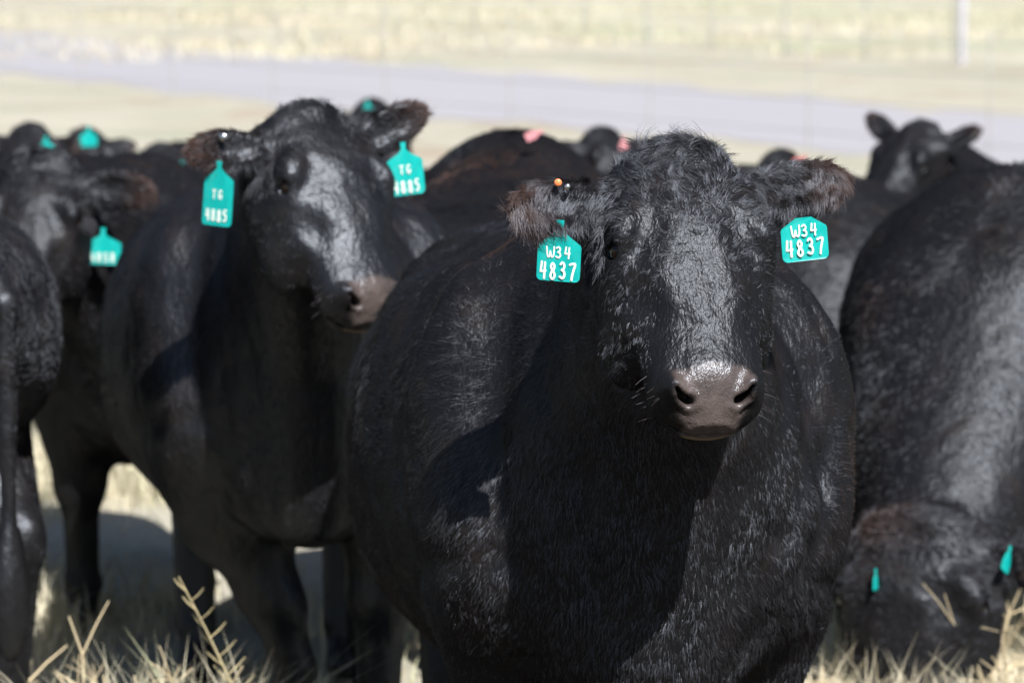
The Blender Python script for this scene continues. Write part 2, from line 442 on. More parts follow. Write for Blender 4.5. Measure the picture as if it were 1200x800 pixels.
# ------------------------------------------------------------------ mesh helpers
def tagobj(o, label=None, cat=None, group=None, kind=None):
    if label: o['label'] = label
    if cat: o['category'] = cat
    if group: o['group'] = group
    if kind: o['kind'] = kind
    return o
def mesh_obj(name, V, F, mats, parent=None, smooth=False, mi=None):
    me = bpy.data.meshes.new(name); me.from_pydata([tuple(v) for v in V], [], [tuple(f) for f in F]); me.update()
    for m in (mats if isinstance(mats, (list, tuple)) else [mats]): me.materials.append(m)
    if smooth: me.polygons.foreach_set('use_smooth', np.ones(len(me.polygons), bool))
    if mi is not None: me.polygons.foreach_set('material_index', np.array(mi, np.int32))
    o = bpy.data.objects.new(name, me); COL.objects.link(o)
    if parent is not None: o.parent = parent
    return o
class MB:
    def __init__(s): s.V = []; s.F = []; s.M = []
    def add(s, V, F, m=0):
        n = len(s.V); s.V += [tuple(v) for v in V]; s.F += [tuple(i + n for i in f) for f in F]; s.M += [m] * len(F)
    def tube(s, pts, rad, n=8, m=0, flat=None, cap=True):
        pts = [Vector(p) for p in pts]; V = []; F = []
        if not hasattr(rad, '__len__'): rad = [rad] * len(pts)
        up = Vector((0, 1, 0)) if flat else Vector((.31, .22, .92))
        rings = []
        P = list(pts); RR = list(rad)
        if cap:   # rounded ends
            d0 = (P[0] - P[1]).normalized(); d1 = (P[-1] - P[-2]).normalized()
            P = [P[0] + d0 * RR[0] * .95, P[0] + d0 * RR[0] * .6] + P + [P[-1] + d1 * RR[-1] * .6, P[-1] + d1 * RR[-1] * .95]
            RR = [RR[0] * .25, RR[0] * .8] + RR + [RR[-1] * .8, RR[-1] * .25]
        for i, p in enumerate(P):
            t = (P[min(i + 1, len(P) - 1)] - P[max(i - 1, 0)]).normalized()
            a = up - t * up.dot(t)
            if a.length < .05: a = Vector((1, 0, 0)) - t * t.x
            a.normalize(); b = t.cross(a)
            for k in range(n):
                c, sn = math.cos(2 * math.pi * k / n), math.sin(2 * math.pi * k / n)
                V.append(p + (a * c * (flat if flat else 1) + b * sn) * RR[i])
        L = len(P)
        for i in range(L - 1):
            for k in range(n):
                F.append((i * n + k, i * n + (k + 1) % n, (i + 1) * n + (k + 1) % n, (i + 1) * n + k))
        F.append(tuple(range(n))[::-1]); F.append(tuple((L - 1) * n + k for k in range(n)))
        s.add(V, F, m)
    def prism(s, poly, y0, y1, m=0):
        n = len(poly)
        V = [(x, y0, z) for x, z in poly] + [(x, y1, z) for x, z in poly]
        F = [tuple(range(n)), tuple(range(2 * n - 1, n - 1, -1))] + [(i, i + n, (i + 1) % n + n, (i + 1) % n) for i in range(n)]
        s.add(V, F, m)
    def build(s, name, mats, parent=None, smooth=False): return mesh_obj(name, s.V, s.F, mats, parent, smooth, s.M)

GLY = {
 'W': [[(0, .95), (.10, .25), (.22, .05), (.36, .2), (.42, .6), (.5, .18), (.66, .06), (.8, .3), (.84, .98)]],
 '3': [[(.08, .86), (.3, .98), (.52, .82), (.46, .6), (.25, .52), (.5, .44), (.58, .22), (.38, .03), (.05, .12)]],
 '4': [[(.12, .98), (.03, .45), (.08, .40), (.62, .44)], [(.52, .95), (.5, .5), (.48, .0)]],
 '8': [[(.52, .82), (.3, .98), (.1, .8), (.22, .58), (.48, .42), (.58, .2), (.34, .02), (.08, .18), (.18, .42), (.44, .6), (.52, .82)]],
 '7': [[(.02, .9), (.3, .96), (.62, .94), (.48, .6), (.34, .28), (.28, .0)]],
 'T': [[(.02, .92), (.6, .96)], [(.31, .94), (.3, .03)]],
 'G': [[(.56, .82), (.36, .97), (.12, .78), (.05, .4), (.22, .07), (.48, .1), (.58, .38), (.34, .42)]],
 '5': [[(.55, .96), (.14, .94), (.1, .58), (.38, .6), (.56, .36), (.4, .06), (.06, .08)]],
}
def ear_tag(parent, pos, yaw=0, roll=0, tilt=0, w=.068, lines=(), mat=None, h=.09, blank=False, stem=True):
    """plastic tag hanging from pos (world); yaw turns it away from the camera, roll leans it sideways"""
    m = MB(); a = w / 2; c = a * .22
    st = .006
    poly = ([(-st, .004), (-st * .8, -.010)] if stem else []) + [(-.012, -.018), (-a * .96, -.033), (-a, -.037), (-a * 1.0, -h + c)]
    for k in range(1, 5): t = k / 5 * math.pi / 2; poly.append((-a + c - c * math.cos(t), -h + c - c * math.sin(t)))
    poly.append((-a + c, -h))
    poly += [(-x, z) for x, z in poly[::-1]]
    m.prism(poly, -.0009, .0009, 0)
    # bright bevelled rim on the edge
    for (txt, zc, hh, ww) in lines:
        n = len(txt); adv = ww / n
        rs = random.Random(txt)
        for i, ch in enumerate(txt):
            gw = adv * (.86 if ch != 'W' else 1.0); x0 = -ww / 2 + i * adv + (adv - gw * .62) / 2 - adv * .06
            dz = rs.uniform(-.04, .04) * hh
            for stk in GLY[ch]:
                # smooth the stroke
                P = [Vector((x0 + px * gw, -.0012, zc - hh / 2 + pz * hh + dz)) for px, pz in stk]
                Q = []
                for k in range(len(P) - 1):
                    p0, p1, p2, p3 = P[max(k - 1, 0)], P[k], P[k + 1], P[min(k + 2, len(P) - 1)]
                    for t in (0, .25, .5, .75):
                        Q.append(.5 * ((2 * p1) + (p2 - p0) * t + (2 * p0 - 5 * p1 + 4 * p2 - p3) * t * t + (3 * p1 - p0 - 3 * p2 + p3) * t ** 3))
                Q.append(P[-1])
                m.tube(Q, hh * .058 + .00025, 8, 1, flat=.22)
    m.V = [(x, y + 2.4 * x * x + .25 * (z + .05) ** 2 * (1 if yaw > 0 else -1), z) for x, y, z in m.V]
    o = m.build('ear_tag', [mat or M_TAG, M_INK])
    W = Matrix.Translation(pos) @ Euler((R(tilt), R(roll), R(yaw)), 'XYZ').to_matrix().to_4x4()
    o.parent = parent; o.matrix_local = parent.matrix_world.inverted() @ W
    return o
def stud(name, parent, pos, mat, r=.007, squash=.45, rot=(0, 0, 0)):
    V = []; F = []; n = 14; rings = 6
    for i in range(rings + 1):
        t = math.pi * i / rings
        for k in range(n): V.append((r * math.sin(t) * math.cos(2*math.pi*k/n), -r * squash * math.cos(t), r * math.sin(t) * math.sin(2*math.pi*k/n)))
    for i in range(rings):
        for k in range(n): F.append((i*n+k, i*n+(k+1)%n, (i+1)*n+(k+1)%n, (i+1)*n+k))
    o = mesh_obj(name, V, F, mat, None, True)
    W = Matrix.Translation(pos) @ Euler([R(a) for a in rot]).to_matrix().to_4x4()
    o.parent = parent; o.matrix_local = parent.matrix_world.inverted() @ W
    return o

# ------------------------------------------------------------------ coat
def make_coat(cow, me, V, Q, prm, N, rad=.00035, seed=1, length=1.0, segs=5):
    rs = np.random.RandomState(seed)
    MW = np.array(cow.matrix_world, f32)
    H, M = prm['H'], prm['M']
    nrm = np.empty(len(V) * 3, f32); me.vertices.foreach_get('normal', nrm); nrm = nrm.reshape(-1, 3)
    C = V[Q].mean(1); Nf = np.cross(V[Q[:, 2]] - V[Q[:, 0]], V[Q[:, 3]] - V[Q[:, 1]]); ar = np.linalg.norm(Nf, axis=1) / 2
    Nf = Nf / (2 * ar[:, None] + 1e-12)
    if (Nf * nrm[Q[:, 0]]).sum() < 0: Nf = -Nf
    Wc = C @ MW[:3, :3].T + MW[:3, 3]; Wn = Nf @ MW[:3, :3].T
    view = np.array((0, 0, CAM_H), f32) - Wc; dist = np.linalg.norm(view, axis=1); view /= dist[:, None]
    fac = (Wn * view).sum(1)
    dep = Wc[:, 1]; px = 600 + Wc[:, 0] * F_PX / dep; py = -75 + (CAM_H - Wc[:, 2]) * F_PX / dep
    wgt = ar.copy()
    wgt *= (fac > -.38) & (px > -160) & (px < 1360) & (py > -120) & (py < 930) 
    UL = np.array((prm.get('ul', .86), 1, 1), f32)
    Qh = (C - H) @ prm['N'] / UL
    nm = nose_mask(Qh)
    wgt *= np.clip(1 - nm * 1.3, 0, 1)
    headw = ((Qh[:, 0] > -.12) & (np.abs(Qh[:, 1]) < .3) & (np.abs(Qh[:, 2]) < .2) & (Qh[:, 0] < .56))
    wgt *= 1 + 2.2 * headw
    for (bb, m3, ln, br) in prm['ears']:
        e = ((C - H) @ prm['N'] - bb) @ m3
        wgt *= 1 + 1.6 * ((e[:, 0] > .01) & (e[:, 0] < ln * 1.2) & (np.abs(e[:, 1]) < br * 1.3) & (np.abs(e[:, 2]) < .05))
    wgt[C[:, 2] < .05] = 0
    for sgn in (1, -1):
        e = H + M @ (np.array((.168, sgn * .122 * prm.get('wide', 1), .040), f32) * UL)
        wgt[np.linalg.norm(C - e, axis=1) < .0185 * prm['hs']] = 0
    wgt /= wgt.sum()
    fi = rs.choice(len(Q), N, p=wgt)
    a = rs.rand(N, 1).astype(f32); b = rs.rand(N, 1).astype(f32)
    q = Q[fi]
    bl = lambda X: (X[q[:, 0]] * (1-a) * (1-b) + X[q[:, 1]] * a * (1-b) + X[q[:, 2]] * a * b + X[q[:, 3]] * (1-a) * b)
    P = bl(V); Nn = bl(nrm); Nn /= np.linalg.norm(Nn, axis=1)[:, None] + 1e-9
    if (Nn * Nf[fi]).sum() < 0: Nn = -Nn
    Qh = (P - H) @ prm['N']; u, v, w_ = (Qh / UL).T; av = np.abs(v); sg = np.sign(v)
    x, y, z = P.T
    # body flow
    D = np.stack([-np.ones(N), np.zeros(N), -prm.get('fz', .45) * np.ones(N)], 1)
    leg = np.clip((.72 - z) / .12, 0, 1)[:, None]
    D = D * (1 - leg) + np.array((-.25, 0, -1)) * leg
    front = (np.clip((x - .12) / .15, 0, 1) * np.clip((1.2 - z) / .2, 0, 1))[:, None]
    fd = np.stack([-.2 * np.ones(N), y * 1.2, -np.ones(N)], 1)
    D = D * (1 - front) + fd * front
    # head flow
    hw = (np.clip((u + .10) / .05, 0, 1) * np.clip((.19 + w_) / .05, 0, 1) * np.clip((.30 - np.abs(v)) / .03, 0, 1))[:, None] * (u < .6)[:, None]
    u0 = .245
    hd = np.stack([(u - u0) * 1.0, v * 1.15, -.02 * np.ones(N)], 1)
    hd /= np.linalg.norm(hd, axis=1)[:, None] + .015
    ch = (np.clip((av - .085) / .025, 0, 1) * np.clip((.05 - w_) / .05, 0, 1))[:, None]
    hd = hd * (1 - ch) + np.stack([-.25 * np.ones(N), .1 * sg, -np.ones(N)], 1) * ch
    D = D * (1 - hw) + (hd @ M.T) * hw
    L = np.full(N, .016) * length
    L = L * (1 + .35 * noz(P, 7, 11)) * (1 + 1.6 * np.exp(-(y / .07) ** 2) * (z > 1.15) * np.clip((x + .35) / .2, 0, 1)); L = L * (1 - .5 * leg[:, 0])
    hl = np.interp(u, [-.1, -.03, .04, .1, .17, .25, .32, .4, .46, .5], [.019, .019, .017, .0145, .013, .009, .007, .005, .003, .002])
    hl = hl * (1 - ch[:, 0]) + np.maximum(hl, .011) * ch[:, 0] * np.clip((.44 - u) / .06, .2, 1)
    for sgn in (1, -1):
        de = np.linalg.norm(np.stack([u * UL[0], v, w_], 1) - np.array((.168 * UL[0], sgn * .12 * prm.get('wide', 1), .04)), axis=1)
        hl = hl * (.3 + .7 * np.clip((de - .022) / .02, 0, 1))
    L = L * (1 - hw[:, 0]) + hl * length * hw[:, 0]
    # ears
    brown = np.clip(.25 * noz(P, 5, 21) - .12, 0, .25) + .9 * np.clip(noz(P, 6.5, 31) - .42, 0, .5)
    brown *= (1 - hw[:, 0])
    brown = brown + prm.get('redpoll', 0) * np.clip(1 - np.sqrt((u + .02) ** 2 + (v + .06) ** 2) / .10, 0, 1)
    earm = np.zeros(N)
    dn = np.array(MW[:3, :3].T @ np.array((0, 0, -1), f32))
    for (bb, m3, ln, br) in prm['ears']:
        e = (Qh - bb) @ m3
        s_ = np.clip((e[:, 0] - .0) / .03, 0, 1) * (np.abs(e[:, 1]) < br * 1.7) * (np.abs(e[:, 2]) < .06) * (e[:, 0] < ln * 1.3)
        axis_w = (M @ (m3 @ np.array((1, 0, 0), f32)))
        tip = np.clip(e[:, 0] / ln, 0, 1)
        lower = ((P - (H + M @ bb)) @ dn) / br
        d = axis_w[None] * (.35 + .9 * tip[:, None]) + dn[None] * (.55 + .5 * np.clip(lower, -1, 1))[:, None]
        m_ = s_[:, None]; D = D * (1 - m_) + d * m_
        le = (.015 + .014 * np.clip(lower, 0, 1) + .004 * tip)
        L = L * (1 - s_) + le * s_
        brown = brown * (1 - s_) + s_ * (np.clip((tip - .55) / .4, 0, 1) * .5 + .02) * prm.get('earbrown', 1)
        earm = np.maximum(earm, s_)
    top = np.clip((.055 - u) / .05, 0, 1) * np.clip((.10 - av) / .04, 0, 1) * np.clip((w_ + .1) / .05, 0, 1) * hw[:, 0] * (1 - earm)
    # noise rotation in the tangent plane
    D = D - Nn * (D * Nn).sum(1)[:, None]; D /= np.linalg.norm(D, axis=1)[:, None] + 1e-6
    B = np.cross(Nn, D)
    ang = .3 * noz(P, 12, 41) + .22 * noz(P, 55, 42) + .14 * rs.normal(size=N)
    ang = ang + hw[:, 0] * (.3 * noz(P, 75, 43)) * np.clip((.32 - u) / .1, 0, 1) + hw[:, 0] * np.clip((.15 - u) / .1, 0, 1) * .8 * noz(P, 40, 48) + top * 1.6 * noz(P, 34, 44)
    T = D * np.cos(ang)[:, None] + B * np.sin(ang)[:, None]
    B = np.cross(Nn, T)
    L = L * np.clip(1 + .28 * rs.normal(size=N), .35, 1.8)
    lift = np.clip(prm.get('lift', .3) * (1 - .25 * hw[:, 0]) + .15 * rs.normal(size=N) + .12 * noz(P, 120, 45) + .25 * top + .2 * earm, .08, 1.3)
    clump = np.stack([noz(P, 330, 51), noz(P, 330, 52), noz(P, 330, 53)], 1)
    curl = (top * 1.5 + .25 + .5 * hw[:, 0] * np.clip((.2 - u) / .1, 0, 1)) * (1 + .4 * rs.normal(size=N)) * np.sign(noz(P, 22, 47) + .2)
    pts = np.empty((N, segs, 3), f32)
    p = P - Nn * .002; pts[:, 0] = p
    st = L / (segs - 1)
    for k in range(1, segs):
        t = k / (segs - 1)
        lf = lift * (1.15 - .75 * t)
        dirv = T * np.cos(lf)[:, None] + Nn * np.sin(lf)[:, None] + B * (curl * (t - .2))[:, None] + clump * ((.30 + .3 * hw) * t)
        dirv = dirv + dn[None] * (.25 * t)
        dirv /= np.linalg.norm(dirv, axis=1)[:, None]
        p = p + dirv * st[:, None]; pts[:, k] = p
    # locks: neighbouring hairs lean towards a shared centre
    cs = np.where(hw[:, 0] > .5, .0085, .0075)
    def lock(cs, sd_, amt):
        cell = np.floor((P + .003 * noz(P, 90, sd_)[:, None]) / cs[:, None])
        hsh = np.sin(cell @ np.array([[12.99, 39.35, 73.16], [78.23, 11.13, 23.97], [37.72, 83.16, 51.51]])) * 43758.5
        ctr = (cell + .5 + .6 * (hsh - np.floor(hsh) - .5)) * cs[:, None]
        dv = ctr - P; dv -= Nn * (dv * Nn).sum(1)[:, None]
        for k in range(1, segs): pts[:, k] += (dv * (amt * (k / (segs - 1)) ** 1.5)[:, None]).astype(f32)
    am = np.clip(.55 + .2 * hw[:, 0] + .3 * noz(P, 20, 72), .1, .9) * np.clip(L / .012, .2, 1)
    lock(cs, 71, am); lock(cs * 2.3, 73, am * .35)
    hc = bpy.data.hair_curves.new('coat'); hc.add_curves([segs] * N)
    hc.attributes['position'].data.foreach_set('vector', pts.ravel())
    ra = hc.attributes.get('radius') or hc.attributes.new('radius', 'FLOAT', 'POINT')
    rr = np.linspace(1, .2, segs)[None] * rad * (1 + .25 * rs.rand(N, 1))
    ra.data.foreach_set('value', rr.astype(f32).ravel())
    bt = hc.attributes.new('brown', 'FLOAT', 'CURVE'); bt.data.foreach_set('value', np.clip(brown + .03 * rs.rand(N), 0, 1).astype(f32))
    hc.materials.append(prm.get('hairmat') or M_HAIR_SLEEK)
    o = bpy.data.objects.new('coat', hc); COL.objects.link(o); o.parent = cow
    return o

def strands(cow, name, paths, rad, mat, brown=0):
    hc = bpy.data.hair_curves.new(name); hc.add_curves([len(p) for p in paths])
    flat = np.array([c for p in paths for c in p], f32)
    hc.attributes['position'].data.foreach_set('vector', flat.ravel())
    ra = hc.attributes.get('radius') or hc.attributes.new('radius', 'FLOAT', 'POINT')
    ra.data.foreach_set('value', np.concatenate([np.linspace(rad, rad * .3, len(p)) for p in paths]).astype(f32))
    bt = hc.attributes.new('brown', 'FLOAT', 'CURVE'); bt.data.foreach_set('value', np.full(len(paths), brown, f32))
    hc.materials.append(mat); o = bpy.data.objects.new(name, hc); COL.objects.link(o); o.parent = cow
    return o

def head_pose(pos, pitch, yaw=0, roll=0):
    """pitch: face below the horizontal; yaw: towards the cow's left"""
    p, yw = R(pitch), R(yaw)
    u = Vector((math.cos(p) * math.cos(yw), math.cos(p) * math.sin(yw), -math.sin(p)))
    v = Vector((-math.sin(yw), math.cos(yw), 0))
    q = Matrix.Rotation(R(roll), 3, u); v = q @ v
    w_ = u.cross(v)
    return np.array(pos, f32), np.array([[u[i], v[i], w_[i]] for i in range(3)], f32)

def ears_of(up_l=0, up_r=0, ln=.15, br=.048, fwd_l=0, fwd_r=0, op_l=(.35, 0, 1), op_r=(.35, 0, 1), ln_r=None):
    """up: how far the ear is raised (positive) or drooping, in the face frame (-u is up)"""
    L = ear_frame(1, (.03, .098, .005), (-up_l, 1, fwd_l), op_l, ln, br)
    Rr = ear_frame(-1, (.03, -.098, .005), (-up_r, -1, fwd_r), op_r, ln_r or ln, br)
    return [L, Rr]

def build_cow(label, loc, heading, prm, group='black cattle standing in a herd', hair=0, rad=.0006, data=None, seed=1, length=1.0, scale=1.0, eyes=True, mat=None):
    """heading: degrees, 0 = facing the camera, positive turns the head end to the viewer's right"""
    if data is None:
        me, V, Q = cow_mesh('cow', prm); data = (me, V, Q)
        me.materials.append(mat or (M_HIDE if hair else M_FAR))
    me, V, Q = data
    o = bpy.data.objects.new('cow', me); COL.objects.link(o)
    o.location = loc; o.rotation_euler = (0, 0, R(-90 + heading)); o.scale = scale if isinstance(scale, tuple) else (scale,) * 3
    tagobj(o, label, 'cow', group)
    bpy.context.view_layer.update()
    if hair: make_coat(o, me, V, Q, prm, hair, rad, seed, length)
    H, M = prm['H'], prm['M']
    if eyes:
        for s in (1, -1):
            V2 = []; F2 = []; n = 20; rg = 12; r = .0175
            for i in range(rg + 1):
                t = math.pi * i / rg
                for k in range(n): V2.append((r*math.sin(t)*math.cos(2*math.pi*k/n), r*math.sin(t)*math.sin(2*math.pi*k/n), r*math.cos(t)))
            for i in range(rg):
                for k in range(n): F2.append((i*n+k, (i+1)*n+k, (i+1)*n+(k+1)%n, i*n+(k+1)%n))
            e = mesh_obj('eye', V2, F2, M_EYE, o, True)
            e.location = H + M @ np.array((.168 * prm.get('ul', .86), s * .1115 * prm.get('wide', 1), .036), f32); e.scale = (prm['hs'],) * 3
    return o, data
def hit(o, px, py, lift=.0, d0=None):
    """where the line of sight through a photo pixel meets this animal"""
    a = Vector((0, 0, CAM_H)); b = world_at(px, py, 10)
    mi = o.matrix_world.inverted(); la = mi @ a; ld = (mi @ b - la).normalized()
    ok, p, n, i = o.ray_cast(la, ld)
    if not ok: return world_at(px, py, d0) if d0 else b
    p = o.matrix_world @ p
    return p + (a - p).normalized() * lift
def on_head(o, prm, q):
    return o.matrix_world @ Vector(prm['H'] + prm['M'] @ np.array(q, f32))

# ------------------------------------------------------------------ ground, road, field
def ground_mat(name, stops, green, bumpy=.5, s0=.35, cut_bounce=False):
    g = NG(name); oc = g.coord()
    a = g.noise(s0, 4, .6, oc); b = g.noise(2.3, 5, .65, oc); c = g.noise(26, 4, .7, oc)
    base = g.ramp(g.mix(.5, b, c), stops)
    gm = g.node('ShaderNodeMapRange'); g.link(a, gm.inputs[0]); gm.inputs[1].default_value = .47; gm.inputs[2].default_value = .66
    m2 = g.node('ShaderNodeMath', operation='MULTIPLY'); g.link(gm.outputs[0], m2.inputs[0]); m2.inputs[1].default_value = .75
    colr = g.mix(m2.outputs[0], base, green)
    rr_ = g.ramp(g.noise(.55, 5, .7, g.coord('Object', (1, .35, 1))), [(.52, (0, 0, 0)), (.68, (.75, .75, .75))])
    colr = g.mix(rr_, colr, (.33, .25, .19))
    ww_ = g.ramp(g.noise(.23, 4, .6, g.coord('Object', (.6, .3, 1))), [(.5, (0, 0, 0)), (.62, (.8, .8, .8))])
    colr = g.mix(ww_, colr, (.46, .43, .37))
    if cut_bounce:   # unseen near ground coloured dark to cut light bouncing up onto the herd
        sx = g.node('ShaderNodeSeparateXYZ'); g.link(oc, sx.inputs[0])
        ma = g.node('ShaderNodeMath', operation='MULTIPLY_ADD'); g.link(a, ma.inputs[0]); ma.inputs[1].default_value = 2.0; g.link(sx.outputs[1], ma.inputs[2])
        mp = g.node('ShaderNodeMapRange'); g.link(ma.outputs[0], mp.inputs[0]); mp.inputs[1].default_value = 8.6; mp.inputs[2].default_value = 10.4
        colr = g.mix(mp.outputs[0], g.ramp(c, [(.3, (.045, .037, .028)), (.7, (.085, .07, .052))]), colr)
    g.link(colr, g.b.inputs['Base Color'])
    g.b.inputs['Roughness'].default_value = .95; g.b.inputs['Specular IOR Level'].default_value = .15
    g.link(g.bump(c, bumpy, .05), g.b.inputs['Normal'])
    return g.m
M_GROUND = ground_mat('straw_ground', [(.3, (.33, .31, .255)), (.5, (.395, .375, .315)), (.68, (.45, .43, .37))], (.30, .315, .24), cut_bounce=True)
M_FIELD = ground_mat('mown_field', [(.3, (.35, .335, .25)), (.5, (.385, .38, .30)), (.7, (.43, .42, .35))], (.335, .375, .24), .4, .12)
g = NG('road_surface'); oc = g.coord()
g.link(g.ramp(g.mix(.5, g.noise(.7, 4, .6, oc), g.noise(60, 3, .6, oc)), [(.3, (.30, .295, .325)), (.7, (.335, .33, .36))]), g.b.inputs['Base Color'])
g.b.inputs['Roughness'].default_value = .9; g.link(g.bump(g.noise(90, 2, .6, oc), .4, .01), g.b.inputs['Normal'])
M_ROAD = g.m
def sheet(name, poly, z, m):
    o = mesh_obj(name, [(x, y, z) for x, y in poly], [tuple(range(len(poly)))], m); tagobj(o, kind='structure'); return o
# ground with gentle relief: a dense grid near the herd, running out to the horizon
def grid_axis(lo, hi, step, far_):
    a = list(np.arange(lo, hi + .001, step)); d = step
    while a[-1] < far_: d *= 1.35; a.append(a[-1] + d)
    d = step
    while a[0] > -far_: d *= 1.35; a.insert(0, a[0] - d)
    return np.array(a)
gx, gy = grid_axis(-8, 8, .25, 1500), grid_axis(0, 26, .25, 1500)
XX, YY = np.meshgrid(gx, gy, indexing='ij')
near_ = np.clip((27 - YY) / 4, 0, 1) * np.clip((YY + 2) / 2, 0, 1) * np.clip((9 - np.abs(XX)) / 1, 0, 1)
P3 = np.stack([XX.ravel(), YY.ravel(), 0 * XX.ravel()], 1).astype(f32)
ZZ = (noz(P3, 1.3, 61) * .012 + noz(P3, 5, 62) * .008 - .006).reshape(XX.shape) * near_
nx_, ny_ = len(gx), len(gy)
GV = np.stack([XX.ravel(), YY.ravel(), ZZ.ravel()], 1)
ii = np.arange(nx_ * ny_).reshape(nx_, ny_)
GF = np.stack([ii[:-1, :-1].ravel(), ii[1:, :-1].ravel(), ii[1:, 1:].ravel(), ii[:-1, 1:].ravel()], 1)
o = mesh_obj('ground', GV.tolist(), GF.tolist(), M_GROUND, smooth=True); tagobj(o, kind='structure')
# the road crosses behind the herd, falling away to the left
def line(p, q, x): return p[1] + (q[1] - p[1]) * (x - p[0]) / (q[0] - p[0])
nearL = ((-6.5, 54), (4.2, 32)); farL = ((-10.1, 80), (5.4, 41.5))
xs_ = np.linspace(-60, 14, 300)
yn = np.array([line(*nearL, x) for x in xs_]) + .6 * np.sin(xs_ * .7) + .45 * np.sin(xs_ * 3.7 + 1) + .3 * np.sin(xs_ * 8.3); yf = np.array([line(*farL, x) for x in xs_]) + .8 * np.sin(xs_ * .5 + 1) + .8 * np.sin(xs_ * 4.1) + .5 * np.sin(xs_ * 9.7)
V = [(x, y, .006) for x, y in zip(xs_, yn)] + [(x, y, .006) for x, y in zip(xs_, yf)]; n = len(xs_)
o = mesh_obj('road', V, [(i, i + 1, n + i + 1, n + i) for i in range(n - 1)], M_ROAD); tagobj(o, kind='structure')
# the field beyond the fence
FP, FQ = Vector((6.35, 59, 0)), Vector((-10.9, 111, 0)); FD = (FQ - FP).normalized()
a_ = FP - FD * 70; b_ = FP + FD * 500
sheet('field', [(a_.x + .6, a_.y + .2), (a_.x + 1400, a_.y + 460), (b_.x + 1400, b_.y + 460), (b_.x + .6, b_.y + .2)], .008, M_FIELD)

# ------------------------------------------------------------------ fences
M_STEEL = simple('galvanised_wire', (.42, .43, .45), .45, .8).m
M_TPOST = simple('steel_fence_post', (.42, .43, .42), .6, .3).m
M_PIPE = simple('white_painted_pipe', (.46, .46, .52), .55).m
def fence(label, p0, d, dists, height, rad, thick=None, wires=5, ext=(8, 30)):
    root = bpy.data.objects.new('wire_fence', None); COL.objects.link(root); root.location = p0
    tagobj(root, label, 'fence')
    m = MB(); m.tube([(0, 0, 0), (0, 0, height)], rad, 6)
    for k in range(9): m.tube([(0, -rad, .2 + k * .11), (0, -rad - .012, .2 + k * .11)], .006, 5, cap=False)
    post = m.build('post', M_TPOST, root, True)
    for i, t in enumerate(dists):
        c = post if i == 0 else post.copy()
        if i: COL.objects.link(c); c.parent = root
        c.location = Vector(d) * t
        if thick and i in thick:
            m = MB(); m.tube([(0, 0, 0), (0, 0, height * 1.6)], .062, 14)
            q = m.build('gate_post', M_PIPE, root, True); q.location = Vector(d) * t + Vector((.12, 0, 0))
    for k in range(wires):
        m = MB(); z = .22 + k * (height - .3) / max(wires - 1, 1)
        pts = []
        T = np.arange(dists[0] - ext[0], dists[-1] + ext[1], 1.75)
        for t in T: v = Vector(d) * float(t); pts.append((v.x, v.y, z - .008 * (1 + math.sin(t * 1.8))))
        m.tube(pts, .0035, 5, cap=False); m.build('wire', M_STEEL, root, True)
    return root
fence('far wire fence along the pale field across the road, with one thick white pipe post', FP, FD, [3.2 * i for i in range(-2, 18)], 1.25, .017, thick=(2,))
ND = Vector((-11.6, 21, 0)).normalized()
fence('low wire fence with thin posts on the near side of the road', Vector((3.75, 32.2, 0)), ND, [2.6 * i for i in range(-1, 14)], 1.1, .008, wires=4)

